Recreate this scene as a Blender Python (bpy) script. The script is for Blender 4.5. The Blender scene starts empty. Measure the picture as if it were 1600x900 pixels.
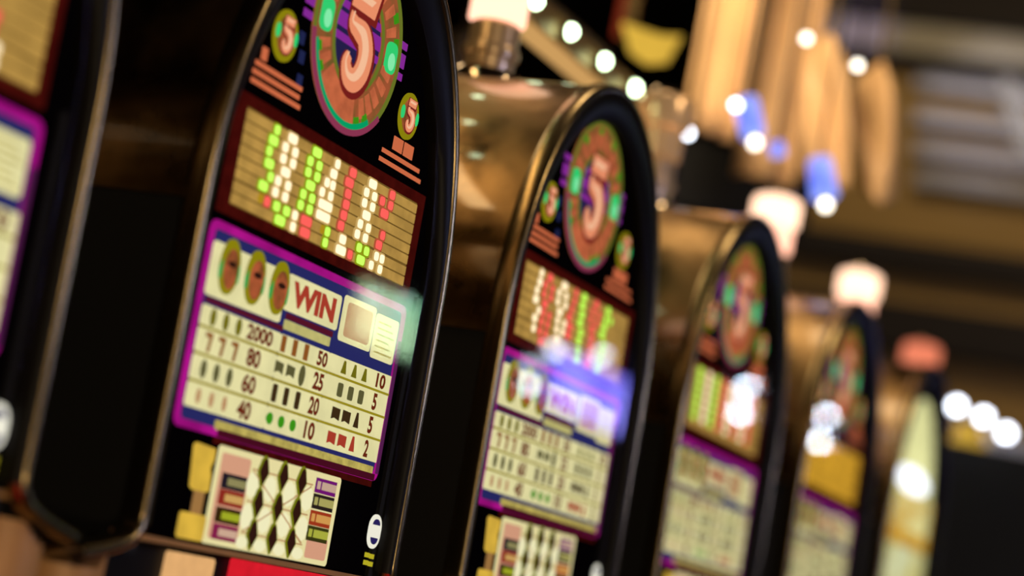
import bpy, math, random
from mathutils import Vector, Matrix
random.seed(7)
sc = bpy.context.scene
COL = sc.collection
pi = math.pi
# ------------------------------------------------------------------ camera
YAW, PITCH, ROLL, FPX = math.radians(23.551), math.radians(7.857), math.radians(11.0), 3500.0
CAM = Vector((-1.71007, -1.03501, 1.15))
FWDH = Vector((math.cos(YAW), math.sin(YAW), 0.0))
RIGHT = Vector((math.sin(YAW), -math.cos(YAW), 0.0))
FWD = FWDH * math.cos(PITCH) + Vector((0, 0, 1)) * math.sin(PITCH)
UP = RIGHT.cross(FWD)
cR = RIGHT * math.cos(ROLL) + UP * math.sin(ROLL)      # the camera's own axes after the roll
cU = UP * math.cos(ROLL) - RIGHT * math.sin(ROLL)
cd = bpy.data.cameras.new('camera'); cam = bpy.data.objects.new('camera', cd); COL.objects.link(cam)
cam.matrix_world = Matrix(((cR.x, cU.x, -FWD.x, CAM.x), (cR.y, cU.y, -FWD.y, CAM.y), (cR.z, cU.z, -FWD.z, CAM.z), (0, 0, 0, 1)))
cd.sensor_width = 36.0; cd.lens = 36.0 * FPX / 1600.0
cd.clip_start = 0.05; cd.clip_end = 60
cd.dof.use_dof = True; cd.dof.focus_distance = 2.30; cd.dof.aperture_fstop = 1.95
sc.camera = cam
def at(px, py, Z):                                       # where a thing seen in the photo stands, at a known distance
    a, b = px - 800.0, py - 450.0
    return CAM + (FWD * FPX + cR * a - cU * b) * (Z / FPX)
# ------------------------------------------------------------------ world, exposure
w = bpy.data.worlds.new('world'); sc.world = w; w.use_nodes = True
w.node_tree.nodes['Background'].inputs[0].default_value = (0.010, 0.006, 0.003, 1)
w.node_tree.nodes['Background'].inputs[1].default_value = 1.0
vs = sc.view_settings
vs.view_transform = 'Standard'; vs.look = 'None'; vs.exposure = 0.0; vs.gamma = 1.0; vs.use_curve_mapping = False
# ------------------------------------------------------------------ large lights
def light(name, kind, loc, energy, color, target=None, size=0.2, spot=60, sy=None):
    l = bpy.data.lights.new(name, kind); l.energy = energy; l.color = color
    if kind == 'AREA':
        l.size = size
        if sy: l.shape = 'RECTANGLE'; l.size_y = sy
    elif kind == 'SPOT': l.spot_size = math.radians(spot); l.spot_blend = 0.6; l.shadow_soft_size = size
    else: l.shadow_soft_size = size
    o = bpy.data.objects.new(name, l); COL.objects.link(o); o.location = loc
    if target is not None:
        o.rotation_euler = (Vector(target) - Vector(loc)).to_track_quat('-Z', 'Y').to_euler()
    return o
WARM = (1.0, 0.76, 0.46)
light('ceiling_wash_light', 'AREA', (1.7, 0.3, 4.3), 22, WARM, (1.6, 0.3, 1.8), 0.9)
light('aisle_fill_light', 'AREA', (-2.6, -2.4, 2.2), 14, WARM, (0.3, 0.0, 1.2), 0.5)  # fill added to catch the trims and the ledge
light('front_fill_light', 'AREA', (1.2, -2.6, 3.4), 16, WARM, (1.6, 0.3, 2.0), 0.4)  # fill added to brighten the overhead rail
light('low_fill_light', 'AREA', (-1.3, -1.9, 0.75), 8, WARM, (-0.1, 0.0, 1.1), 0.3)  # fill added to brighten the lower cabinets
light('back_wash_light', 'AREA', (1.8, 2.4, 3.6), 10, WARM, (2.0, 0.3, 1.8), 0.8)

# ------------------------------------------------------------------ materials
def lin(c):
    r = []
    for v in c[:3]:
        v = v / 255.0
        r.append(v / 12.92 if v <= 0.04045 else ((v + 0.055) / 1.055) ** 2.4)
    return (r[0], r[1], r[2], 1.0)
MATS = {}
def newmat(name):
    m = bpy.data.materials.new(name); m.use_nodes = True
    nt = m.node_tree; nt.nodes.clear()
    out = nt.nodes.new('ShaderNodeOutputMaterial'); MATS[name] = m
    return m, nt, out
def pbr(name, rgb, rough=0.5, metal=0.0, var=0.0, scale=20.0, bump=0.0, bscale=120.0, emit=None, es=0.0, coat=0.0, rvar=0.0):
    m, nt, out = newmat(name)
    p = nt.nodes.new('ShaderNodeBsdfPrincipled'); nt.links.new(p.outputs[0], out.inputs[0])
    p.inputs['Base Color'].default_value = lin(rgb); p.inputs['Roughness'].default_value = rough; p.inputs['Metallic'].default_value = metal
    p.inputs['Coat Weight'].default_value = coat
    if emit is not None:
        p.inputs['Emission Color'].default_value = lin(emit); p.inputs['Emission Strength'].default_value = es
    if var or rvar or bump:
        tc = nt.nodes.new('ShaderNodeTexCoord')
        n = nt.nodes.new('ShaderNodeTexNoise'); n.inputs['Scale'].default_value = scale; n.inputs['Detail'].default_value = 4
        nt.links.new(tc.outputs['Object'], n.inputs['Vector'])
        if var:
            mx = nt.nodes.new('ShaderNodeMix'); mx.data_type = 'RGBA'
            c = lin(rgb)
            mx.inputs[6].default_value = tuple(v * (1 - var) for v in c[:3]) + (1,)
            mx.inputs[7].default_value = tuple(min(1, v * (1 + var)) for v in c[:3]) + (1,)
            fac = n.outputs['Fac']
            if var > 0.5:                                   # clear-edged dark patches, mottled reflections painted into the metal's colour
                mt_ = nt.nodes.new('ShaderNodeMapRange'); mt_.inputs[1].default_value = 0.38; mt_.inputs[2].default_value = 0.60
                nt.links.new(fac, mt_.inputs[0]); fac = mt_.outputs[0]
            nt.links.new(fac, mx.inputs[0]); nt.links.new(mx.outputs[2], p.inputs['Base Color'])
        if rvar:
            mr = nt.nodes.new('ShaderNodeMapRange'); mr.inputs[1].default_value = 0.3; mr.inputs[2].default_value = 0.7
            mr.inputs[3].default_value = max(0.02, rough - rvar); mr.inputs[4].default_value = rough + rvar
            nt.links.new(n.outputs['Fac'], mr.inputs[0]); nt.links.new(mr.outputs[0], p.inputs['Roughness'])
        if bump:
            n2 = nt.nodes.new('ShaderNodeTexNoise'); n2.inputs['Scale'].default_value = bscale; n2.inputs['Detail'].default_value = 3
            nt.links.new(tc.outputs['Object'], n2.inputs['Vector'])
            b = nt.nodes.new('ShaderNodeBump'); b.inputs['Strength'].default_value = bump; b.inputs['Distance'].default_value = 0.01
            nt.links.new(n2.outputs['Fac'], b.inputs['Height']); nt.links.new(b.outputs[0], p.inputs['Normal'])
    return m
def lit(name, rgb, s=1.0, var=0.0, scale=60.0, rgb2=None):
    """a backlit print, a lamp, an added glow or a painted reflection: it gives off its own colour"""
    m, nt, out = newmat(name)
    e = nt.nodes.new('ShaderNodeEmission'); e.inputs[0].default_value = lin(rgb); e.inputs[1].default_value = s
    nt.links.new(e.outputs[0], out.inputs[0])
    if var or rgb2:
        tc = nt.nodes.new('ShaderNodeTexCoord')
        n = nt.nodes.new('ShaderNodeTexNoise'); n.inputs['Scale'].default_value = scale; n.inputs['Detail'].default_value = 3
        nt.links.new(tc.outputs['Object'], n.inputs['Vector'])
        mx = nt.nodes.new('ShaderNodeMix'); mx.data_type = 'RGBA'; c = lin(rgb)
        if rgb2: a, b = c, lin(rgb2)
        else: a, b = tuple(v * (1 - var) for v in c[:3]) + (1,), tuple(v * (1 + var) for v in c[:3]) + (1,)
        mr = nt.nodes.new('ShaderNodeMapRange'); mr.inputs[1].default_value = 0.35; mr.inputs[2].default_value = 0.65
        nt.links.new(n.outputs['Fac'], mr.inputs[0]); nt.links.new(mr.outputs[0], mx.inputs[0])
        mx.inputs[6].default_value = a; mx.inputs[7].default_value = b
        nt.links.new(mx.outputs[2], e.inputs[0])
    return m
def glassmat(name, tint=(1, 1, 1), ior=1.5):
    m, nt, out = newmat(name)
    t = nt.nodes.new('ShaderNodeBsdfTransparent'); t.inputs[0].default_value = (*tint, 1)
    g = nt.nodes.new('ShaderNodeBsdfGlossy'); g.inputs['Roughness'].default_value = 0.03
    f = nt.nodes.new('ShaderNodeFresnel'); f.inputs[0].default_value = ior
    mx = nt.nodes.new('ShaderNodeMixShader')
    ge = nt.nodes.new('ShaderNodeNewGeometry'); k = nt.nodes.new('ShaderNodeMath'); k.operation = 'SUBTRACT'; k.inputs[0].default_value = 1.0   # one reflecting surface per pane
    nt.links.new(ge.outputs['Backfacing'], k.inputs[1])
    k2 = nt.nodes.new('ShaderNodeMath'); k2.operation = 'MULTIPLY'; nt.links.new(f.outputs[0], k2.inputs[0]); nt.links.new(k.outputs[0], k2.inputs[1])
    nt.links.new(k2.outputs[0], mx.inputs[0]); nt.links.new(t.outputs[0], mx.inputs[1]); nt.links.new(g.outputs[0], mx.inputs[2])
    nt.links.new(mx.outputs[0], out.inputs[0])
    return m
pbr('bronze', (132, 106, 70), 0.34, 1.0, var=0.65, scale=8, rvar=0.12, bump=0.35, bscale=9, coat=1.0)
MATS['bronze'].node_tree.nodes['Principled BSDF'].inputs['Coat Roughness'].default_value = 0.06
pbr('bronze_dark', (120, 92, 52), 0.30, 1.0, var=0.15, scale=20)
pbr('trim_gold', (158, 138, 100), 0.27, 1.0)
pbr('black_gloss', (14, 9, 5), 0.45)
MATS['black_gloss'].node_tree.nodes['Principled BSDF'].inputs['Specular IOR Level'].default_value = 0.2
pbr('black_matte', (3, 2, 2), 0.8)
pbr('panel_tan', (196, 146, 92), 0.45, 0.1, var=0.2)
pbr('chrome', (225, 205, 180), 0.12, 1.0)
glassmat('glass')
glassmat('lamp_glass', (1.0, 0.93, 0.85), 1.45)
lit('face_black', (5, 3, 4), 0.5)
lit('led_tan', (182, 142, 70), 1.0, var=0.15, scale=40)
lit('led_gap', (120, 90, 38), 0.9)
lit('led_frame', (66, 12, 8), 0.9, var=0.2)
lit('led_w', (255, 232, 190), 1.5); lit('led_g', (190, 250, 90), 1.4); lit('led_r', (255, 96, 88), 1.2); lit('led_d', (190, 150, 30), 0.9)
lit('halo_g', (158, 170, 22), 0.85); lit('halo_w', (214, 176, 104), 0.95); lit('halo_r', (190, 92, 58), 0.9)
lit('amber', (235, 176, 50), 1.0, var=0.2, scale=25)
lit('magenta', (168, 18, 132), 0.95, var=0.25, scale=14); lit('blue', (42, 44, 104), 0.9)
lit('cream', (236, 228, 168), 0.98, var=0.06, scale=30); lit('cream_dim', (205, 196, 120), 0.9, var=0.1)
lit('cell_line', (158, 142, 28), 0.95); lit('maroon', (92, 22, 42), 0.9); lit('plum', (92, 34, 84), 0.9); lit('maroon_dark', (76, 14, 34), 0.9); lit('strip_gold', (196, 178, 92), 0.9, var=0.2, scale=90)
lit('ink_brown', (112, 40, 20), 0.9); lit('ink_tan', (150, 88, 36), 0.9); lit('ink_grey', (98, 94, 56), 0.9); lit('ink_dark', (66, 46, 24), 0.9)
lit('ink_green', (62, 150, 24), 0.95); lit('ink_olive', (120, 112, 20), 0.9); lit('ink_pale', (196, 148, 104), 0.95); lit('ink_red', (176, 62, 44), 0.95)
lit('coin_rim', (146, 136, 14), 0.95); lit('coin_mid', (120, 74, 36), 0.9, rgb2=(190, 96, 58), scale=70); lit('coin_edge', (60, 170, 80), 0.9)
lit('salmon', (244, 150, 108), 1.0); lit('salmon_light', (255, 196, 156), 1.0); lit('five_shadow', (128, 34, 30), 0.9)
lit('ring_band', (126, 96, 46), 0.85, rgb2=(176, 92, 56), scale=55); lit('ring_olive', (112, 124, 40), 0.9); lit('ring_orange', (200, 104, 66), 0.95, var=0.15, scale=60)
lit('teal', (6, 166, 104), 0.95); lit('mauve', (150, 58, 88), 0.9); lit('gem', (52, 214, 116), 1.0); lit('gem_light', (138, 244, 176), 1.0)
lit('purple', (140, 44, 156), 0.95); lit('navy', (40, 34, 78), 0.9); lit('print_orange', (216, 112, 72), 0.95); lit('print_blue', (36, 42, 84), 0.8)
lit('figure_gold', (222, 180, 66), 0.98, var=0.12, scale=40); lit('figure_stem', (170, 124, 70), 0.9)
lit('bonus_cream', (240, 228, 166), 0.98); lit('bonus_white', (250, 244, 196), 1.0); lit('bonus_pink', (222, 162, 130), 0.98)
lit('bonus_dark', (52, 26, 18), 0.9); lit('bonus_green', (128, 132, 22), 0.9); lit('bonus_line', (196, 150, 100), 0.95)
for nme, a, b in (('slate', (38, 30, 40), (150, 142, 92)), ('red', (150, 46, 34), (214, 168, 96)), ('lime', (60, 40, 14), (168, 178, 40)), ('rose', (140, 34, 78), (214, 176, 150)),
                  ('violet', (118, 24, 118), (206, 172, 150)), ('coal', (44, 34, 30), (176, 168, 96)), ('rust', (168, 58, 30), (220, 160, 84)), ('moss', (60, 58, 20), (178, 180, 66))):
    lit('tag_%s_rim' % nme, a, 0.9); lit('tag_%s' % nme, b, 0.95)
lit('badge_white', (250, 246, 226), 1.0); lit('badge_navy', (44, 36, 96), 0.9); lit('badge_yellow', (196, 184, 40), 0.9)
lit('reel_red', (214, 28, 42), 0.98, var=0.1, scale=30); lit('reel_cream', (226, 172, 112), 0.98, var=0.06)
lit('lens', (255, 206, 172), 2.4); lit('lens_low', (255, 186, 156), 2.2); lit('lens_red', (240, 132, 98), 1.05); pbr('lens_off', (120, 80, 60), 0.3); pbr('stem_pale', (206, 176, 136), 0.3, 0.5); pbr('lens_dim', (226, 190, 150), 0.18, 0.6, emit=(226, 170, 110), es=0.25)
lit('bulb_warm', (255, 240, 200), 9.0); lit('bulb_green', (225, 255, 205), 12.0); lit('bulb_white', (235, 242, 255), 10.0); lit('bulb_aisle', (225, 236, 255), 55.0); lit('bulb_aisle_dim', (200, 240, 225), 16.0); lit('bulb_aisle_bright', (225, 236, 255), 150.0); lit('bulb_far', (255, 246, 226), 6.0)
lit('yellow_pale', (240, 238, 168), 1.25, var=0.15, scale=8); lit('reflection_white', (240, 246, 255), 3.0); lit('yellow_sign', (222, 178, 66), 0.95, var=0.1, scale=6); lit('yellow_glow', (222, 206, 110), 1.05, rgb2=(236, 240, 190), scale=9); lit('red_sign', (150, 52, 30), 0.7)
lit('blue_lamp', (92, 112, 236), 1.5, rgb2=(170, 186, 255), scale=12); lit('blue_screen', (70, 52, 215), 11.0, rgb2=(150, 150, 255), scale=3); lit('green_screen', (120, 215, 175), 9.0, rgb2=(220, 225, 170), scale=3); lit('column_glow', (180, 190, 255), 30.0)
lit('ceiling_glow', (255, 200, 130), 1.0, rgb2=(190, 130, 60), scale=4); lit('strip_warm', (255, 212, 150), 10.0); lit('strip_tan', (214, 164, 98), 0.9); lit('downlight_glow', (255, 226, 180), 30.0)
pbr('drape_gold', (212, 168, 114), 0.6, 0.0, var=0.25, scale=7, bump=0.3, bscale=9)
pbr('wall_tan', (150, 118, 62), 0.7, var=0.15, scale=3); pbr('beam_mahogany', (16, 3, 2), 0.8, var=0.2, scale=6)
pbr('slat_grey', (180, 177, 184), 0.5, 0.0); pbr('brace_grey', (120, 118, 120), 0.5, 0.2); pbr('rail_tan', (150, 112, 58), 0.4, 0.5, var=0.15); pbr('rail_olive', (92, 74, 36), 0.5, 0.3)
pbr('cove_grey', (150, 142, 128), 0.6, var=0.15, scale=3); pbr('ceiling_dark', (34, 24, 16), 0.8, var=0.2, scale=2); pbr('carpet', (52, 18, 16), 0.95, var=0.5, scale=8); pbr('wall_dark', (24, 15, 9), 0.8, var=0.2, scale=3)
pbr('tile_ceiling', (70, 50, 30), 0.8, var=0.15, scale=4)

# ------------------------------------------------------------------ mesh helpers
class MB:
    def __init__(s): s.v = []; s.f = []
    def add(s, vs, fs):
        b = len(s.v); s.v += [tuple(v) for v in vs]; s.f += [tuple(b + i for i in f) for f in fs]; return s
    def box(s, x0, x1, y0, y1, z0, z1):
        return s.add([(x0, y0, z0), (x1, y0, z0), (x1, y1, z0), (x0, y1, z0), (x0, y0, z1), (x1, y0, z1), (x1, y1, z1), (x0, y1, z1)],
                     [(0, 3, 2, 1), (4, 5, 6, 7), (0, 1, 5, 4), (1, 2, 6, 5), (2, 3, 7, 6), (3, 0, 4, 7)])
    def prism(s, pts, y0, y1):
        """outline in the face plane (x,z), counter-clockwise seen from the front, y0 (front) to y1"""
        n = len(pts)
        return s.add([(p[0], y0, p[1]) for p in pts] + [(p[0], y1, p[1]) for p in pts],
                     [tuple(range(n)), tuple(range(2 * n - 1, n - 1, -1))] + [(i, i + n, (i + 1) % n + n, (i + 1) % n) for i in range(n)])
    def band(s, outer, inner, y0, y1, closed=True):
        n = len(outer); vs = []
        for o, i in zip(outer, inner):
            vs += [(o[0], y0, o[1]), (i[0], y0, i[1]), (i[0], y1, i[1]), (o[0], y1, o[1])]
        fs = []
        for k in range(n if closed else n - 1):
            a, b = 4 * k, 4 * ((k + 1) % n)
            for j in range(4): fs.append((a + j, a + (j + 1) % 4, b + (j + 1) % 4, b + j))
        if not closed: fs += [(0, 3, 2, 1), (4 * n - 4, 4 * n - 3, 4 * n - 2, 4 * n - 1)]
        return s.add(vs, fs)
    def lathe(s, prof, n=28, c=(0, 0, 0), axis=None):
        vs = []; fs = []
        for r, z in prof:
            for k in range(n):
                a = 2 * pi * k / n; vs.append(Vector((r * math.cos(a), r * math.sin(a), z)))
        if axis is not None:
            q = Vector((0, 0, 1)).rotation_difference(Vector(axis)); vs = [q @ v for v in vs]
        vs = [v + Vector(c) for v in vs]
        for j in range(len(prof) - 1):
            for k in range(n): fs.append((j * n + k, j * n + (k + 1) % n, (j + 1) * n + (k + 1) % n, (j + 1) * n + k))
        fs.append(tuple(range(n - 1, -1, -1))); fs.append(tuple((len(prof) - 1) * n + k for k in range(n)))
        return s.add(vs, fs)
    def sphere(s, c, r, n=16, m=10):
        return s.lathe([(max(1e-4, r * math.sin(pi * j / m)), -r * math.cos(pi * j / m)) for j in range(m + 1)], n, c)
    def obox(s, o, ax, ay, az):
        """box from corner o along three edge vectors"""
        o = Vector(o); ax = Vector(ax); ay = Vector(ay); az = Vector(az)
        vs = [o, o + ax, o + ax + ay, o + ay]; vs = vs + [v + az for v in vs]
        return s.add(vs, [(0, 3, 2, 1), (4, 5, 6, 7), (0, 1, 5, 4), (1, 2, 6, 5), (2, 3, 7, 6), (3, 0, 4, 7)])
    def build(s, name, mat, parent=None, smooth=False, tilt=False, loc=None):
        me = bpy.data.meshes.new(name)
        vs = s.v
        if tilt: vs = [(x, y + TILT * (z - 1.40), z) for x, y, z in vs]
        if loc is not None: vs = [(x - loc[0], y - loc[1], z - loc[2]) for x, y, z in vs]
        me.from_pydata(vs, [], s.f); me.materials.append(MATS[mat])
        me.validate(); me.update()
        if smooth:
            for p in me.polygons: p.use_smooth = True
            try: me.set_sharp_from_angle(angle=math.radians(40))
            except Exception: pass
        o = bpy.data.objects.new(name, me); COL.objects.link(o); o.parent = parent
        if loc is not None: o.location = loc
        return o
TILT = 0.023
def tag(o, label=None, cat=None, group=None, kind=None):
    if label: o['label'] = label
    if cat: o['category'] = cat
    if group: o['group'] = group
    if kind: o['kind'] = kind
    return o
def empty(name, loc=(0, 0, 0)):
    o = bpy.data.objects.new(name, None); COL.objects.link(o); o.location = loc; o.empty_display_size = 0.1; return o
def copy_tree(o, parent=None):
    c = o.copy(); COL.objects.link(c); c.parent = parent
    for ch in list(o.children): copy_tree(ch, c)
    return c
def circ(cx, cz, rx, rz=None, n=32, a0=0.0):
    rz = rz or rx
    return [(cx + rx * math.cos(a0 + 2 * pi * k / n), cz + rz * math.sin(a0 + 2 * pi * k / n)) for k in range(n)]
def rrect(x0, z0, x1, z1, r, n=5):
    pts = []
    for cx, cz, a in ((x1 - r, z0 + r, -pi / 2), (x1 - r, z1 - r, 0), (x0 + r, z1 - r, pi / 2), (x0 + r, z0 + r, pi)):
        for k in range(n + 1): pts.append((cx + r * math.cos(a + pi / 2 * k / n), cz + r * math.sin(a + pi / 2 * k / n)))
    return pts
def rect(x0, z0, x1, z1): return [(x0, z0), (x1, z0), (x1, z1), (x0, z1)]
def sector(cx, cz, r0, r1, a0, a1, n=10):
    a0, a1 = math.radians(a0), math.radians(a1)
    o = [(cx + r1 * math.cos(a0 + (a1 - a0) * k / n), cz + r1 * math.sin(a0 + (a1 - a0) * k / n)) for k in range(n + 1)]
    i = [(cx + r0 * math.cos(a0 + (a1 - a0) * k / n), cz + r0 * math.sin(a0 + (a1 - a0) * k / n)) for k in range(n + 1)]
    return o, i
def stroke(path, widths, n_sub=6):
    """outline of a thick soft line through the points"""
    P = [Vector((p[0], p[1])) for p in path]; pts = []; ws = []
    for i in range(len(P) - 1):
        p0 = P[max(0, i - 1)]; p1 = P[i]; p2 = P[i + 1]; p3 = P[min(len(P) - 1, i + 2)]
        for k in range(n_sub):
            t = k / n_sub
            pts.append(0.5 * ((2 * p1) + (p2 - p0) * t + (2 * p0 - 5 * p1 + 4 * p2 - p3) * t * t + (3 * p1 - p0 - 3 * p2 + p3) * t ** 3))
            ws.append(widths[i] * (1 - t) + widths[i + 1] * t)
    pts.append(P[-1]); ws.append(widths[-1])
    L = []; R = []
    for i, p in enumerate(pts):
        d = (pts[min(i + 1, len(pts) - 1)] - pts[max(i - 1, 0)]).normalized(); nrm = Vector((-d.y, d.x)) * ws[i] / 2
        L.append(p + nrm); R.append(p - nrm)
    return L, R
FONT_CACHE = {}
def text_mesh(body, x, z, h, wid, y, name, mat, parent, right=False):
    """flat lettering: built-in font, fitted to the given height and width"""
    cu = bpy.data.curves.new('lettering', 'FONT'); cu.body = body; cu.size = 1.0; cu.offset = 0.04 if body != 'WIN' else 0.055; cu.extrude = 0.0; cu.resolution_u = 3
    ob = bpy.data.objects.new('lettering', cu); COL.objects.link(ob)
    dg = bpy.context.evaluated_depsgraph_get(); me = bpy.data.meshes.new_from_object(ob.evaluated_get(dg))
    bpy.data.objects.remove(ob); bpy.data.curves.remove(cu)
    xs = [v.co.x for v in me.vertices]; ys = [v.co.y for v in me.vertices]
    x0, x1, y0, y1 = min(xs), max(xs), min(ys), max(ys)
    for v in me.vertices:
        X = x + (v.co.x - x0) / (x1 - x0) * wid; Z = z + (v.co.y - y0) / (y1 - y0) * h
        v.co = (X, y + TILT * (Z - 1.40), Z)
    me.materials.clear(); me.materials.append(MATS[mat]); me.name = name
    o = bpy.data.objects.new(name, me); COL.objects.link(o); o.parent = parent
    return o

# ------------------------------------------------------------------ the setting
def struct(name, mb, mat, parent=None):
    o = mb.build(name, mat, parent)
    if parent is None: o['kind'] = 'structure'
    return o
struct('floor', MB().box(-6, 14, -5, 7, -0.05, 0.0), 'carpet')
struct('ceiling', MB().box(-6, 14, -5, 7, 4.6, 4.7), 'ceiling_dark')
struct('wall_left', MB().box(-6.1, -6, -5, 7, 0, 4.6), 'wall_dark')
struct('wall_back', MB().box(-6, 14, 7, 7.1, 0, 4.6), 'wall_dark')
struct('wall_front', MB().box(-6, 14, -5.1, -5, 0, 4.6), 'wall_dark')
struct('wall_right', MB().box(14, 14.1, -5, 7, 0, 4.6), 'wall_dark')
# the panelled bulkhead that closes the hall behind the row
dW = (RIGHT * math.cos(math.radians(16)) - FWDH * math.sin(math.radians(16))).normalized()
nW = Vector((-dW.y, dW.x, 0)); nW = nW if nW.dot(FWDH) < 0 else -nW
W0 = at(1500, 400, 9.0); W0.z = 0
def wall_pt(px, py, off=0.0):
    d = (at(px, py, 1.0) - CAM); o = W0 + nW * off
    return CAM + d * ((o - CAM).dot(nW) / d.dot(nW))
def zW(py, off=0.0): return wall_pt(1500, py, off).z
def sW(px, py, off=0.0): return (wall_pt(px, py, off) - W0).dot(dW)
S0, S1 = sW(1225, 330), 1.25
def wband(y_top, y_bot, off, depth=0.6, s0=S0, s1=S1, mb=None):
    mb = mb or MB()
    o = W0 + dW * s0 + nW * off; z0, z1 = zW(y_bot, off), zW(y_top, off)
    return mb.obox((o.x, o.y, z0), dW * (s1 - s0), -nW * depth, (0, 0, z1 - z0))
wall_far = MB().obox((W0 + dW * S0).to_tuple(), dW * (S1 - S0), -nW * 0.15, (0, 0, 4.6))
wf = struct('wall_far', wall_far, 'wall_tan')
for yt, yb, off in ((-75, 38, 0.16), (96, 120, 0.06), (386, 430, 0.14), (484, 556, 0.16), (694, 800, 0.14), (856, 1000, 0.10)):
    wband(yt, yb, off, off).build('beam', 'beam_mahogany', wf)
wband(44, 90, 0.10, 0.1).build('cove', 'cove_grey', wf)

# ------------------------------------------------------------------ slot machines
S = 0.685
XC, AW, AH, V0, VB = 0.1945, 0.2600, 0.354, 1.45, 1.150
def tomb(inset_s=0.0, inset_t=0.0, bottom=VB, n=36):
    """arched outline from bottom right, over the top, to bottom left"""
    a, b = AW - inset_s, AH - inset_t
    pts = [(XC + a, bottom), (XC + a, (bottom + V0) / 2)]
    pts += [(XC + a * math.cos(pi * k / n), V0 + b * math.sin(pi * k / n)) for k in range(n + 1)]
    pts += [(XC - a, (bottom + V0) / 2), (XC - a, bottom)]
    return pts
def sweep(mb, path, sect, wid=None):
    """sect: list of (inward offset, y) along an open path; offset measured towards the arch's inside"""
    n = len(path); vs = []; fs = []; m = len(sect)
    for i, p in enumerate(path):
        a = Vector(path[max(0, i - 1)]); b = Vector(path[min(n - 1, i + 1)]); d = (b - a).normalized()
        nin = Vector((-d.y, d.x))
        k = wid(p[1]) if wid else 1.0
        for off, y in sect: vs.append((p[0] + nin.x * off * k, y, p[1] + nin.y * off * k))
    for i in range(n - 1):
        for j in range(m - 1):
            fs.append((i * m + j, (i + 1) * m + j, (i + 1) * m + j + 1, i * m + j + 1))
    return mb.add(vs, fs)

def make_shell(root):
    # barrel: the arched cabinet top running back from the face
    for sgn in (-1, 1):          # plain black sides below the arch
        xo, xi = XC + sgn * (AW - 0.005), XC + sgn * (AW - 0.03)
        MB().box(min(xo, xi), max(xo, xi), 0.0, 0.50, 1.13, 1.448).build('side_panel', 'black_matte', root, tilt=True)
        MB().box(min(xo, xo + sgn * 0.004), max(xo, xo + sgn * 0.004), 0.0, 0.50, 1.440, 1.449).build('side_moulding', 'bronze', root, tilt=True)
    out = tomb(0.004, 0.004, 1.448, 48); out = out[1:-1]; n = len(out)
    mb = MB(); ys = [0.0, 0.12, 0.30, 0.50, 0.53]; sc_ = [1, 1, 1, 1, 0.985]
    vs = []
    for y, s_ in zip(ys, sc_):
        for p in out: vs.append((XC + (p[0] - XC) * s_, y, 1.448 + (p[1] - 1.448) * s_))
    fs = []
    for j in range(len(ys) - 1):
        for i in range(n - 1): fs.append((j * n + i, (j + 1) * n + i, (j + 1) * n + i + 1, j * n + i + 1))
    fs.append(tuple((len(ys) - 1) * n + i for i in range(n)))
    mb.add(vs, fs); mb.build('barrel_top', 'bronze', root, smooth=True, tilt=True)
    # outer rounded trim, flaring at the foot
    path = tomb(0.0, 0.0, 1.166, 48)
    flare = [(0.080, 1.128), (0.052, 1.134), (0.026, 1.1405), (0.009, 1.147), (0.001, 1.155)]
    path = [(XC + AW + dx, z) for dx, z in flare] + path + [(XC - AW - dx, z) for dx, z in reversed(flare)]
    sec = [(0.004, 0.006), (0.0, 0.0)] + [(0.006 - 0.006 * math.cos(t), -0.0140 - 0.006 * math.sin(t)) for t in [pi * k / 10 for k in range(11)]] + [(0.012, -0.006)]
    sweep(MB(), path, sec).build('trim', 'trim_gold', root, smooth=True, tilt=True)
    path = tomb(0.012, 0.012, 1.155, 48)
    sec = [(0.0, -0.006), (0.0, -0.0165), (0.004, -0.0185), (0.012, -0.0178), (0.022, -0.0145), (0.031, -0.008), (0.032, 0.004)]
    sweep(MB(), path, sec, lambda z: 0.24 + 0.9 * max(0.0, min(1.0, (z - 1.46) / 0.3))).build('bezel', 'black_gloss', root, smooth=True, tilt=True)
    MB().prism(tomb(0.012, 0.012, 1.1475), 0.004, 0.01).build('face_backing', 'face_black', root, tilt=True)
    MB().prism(tomb(0.020, 0.040, 1.150), -0.0085, -0.0065).build('glass_pane', 'glass', root, tilt=True)

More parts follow.
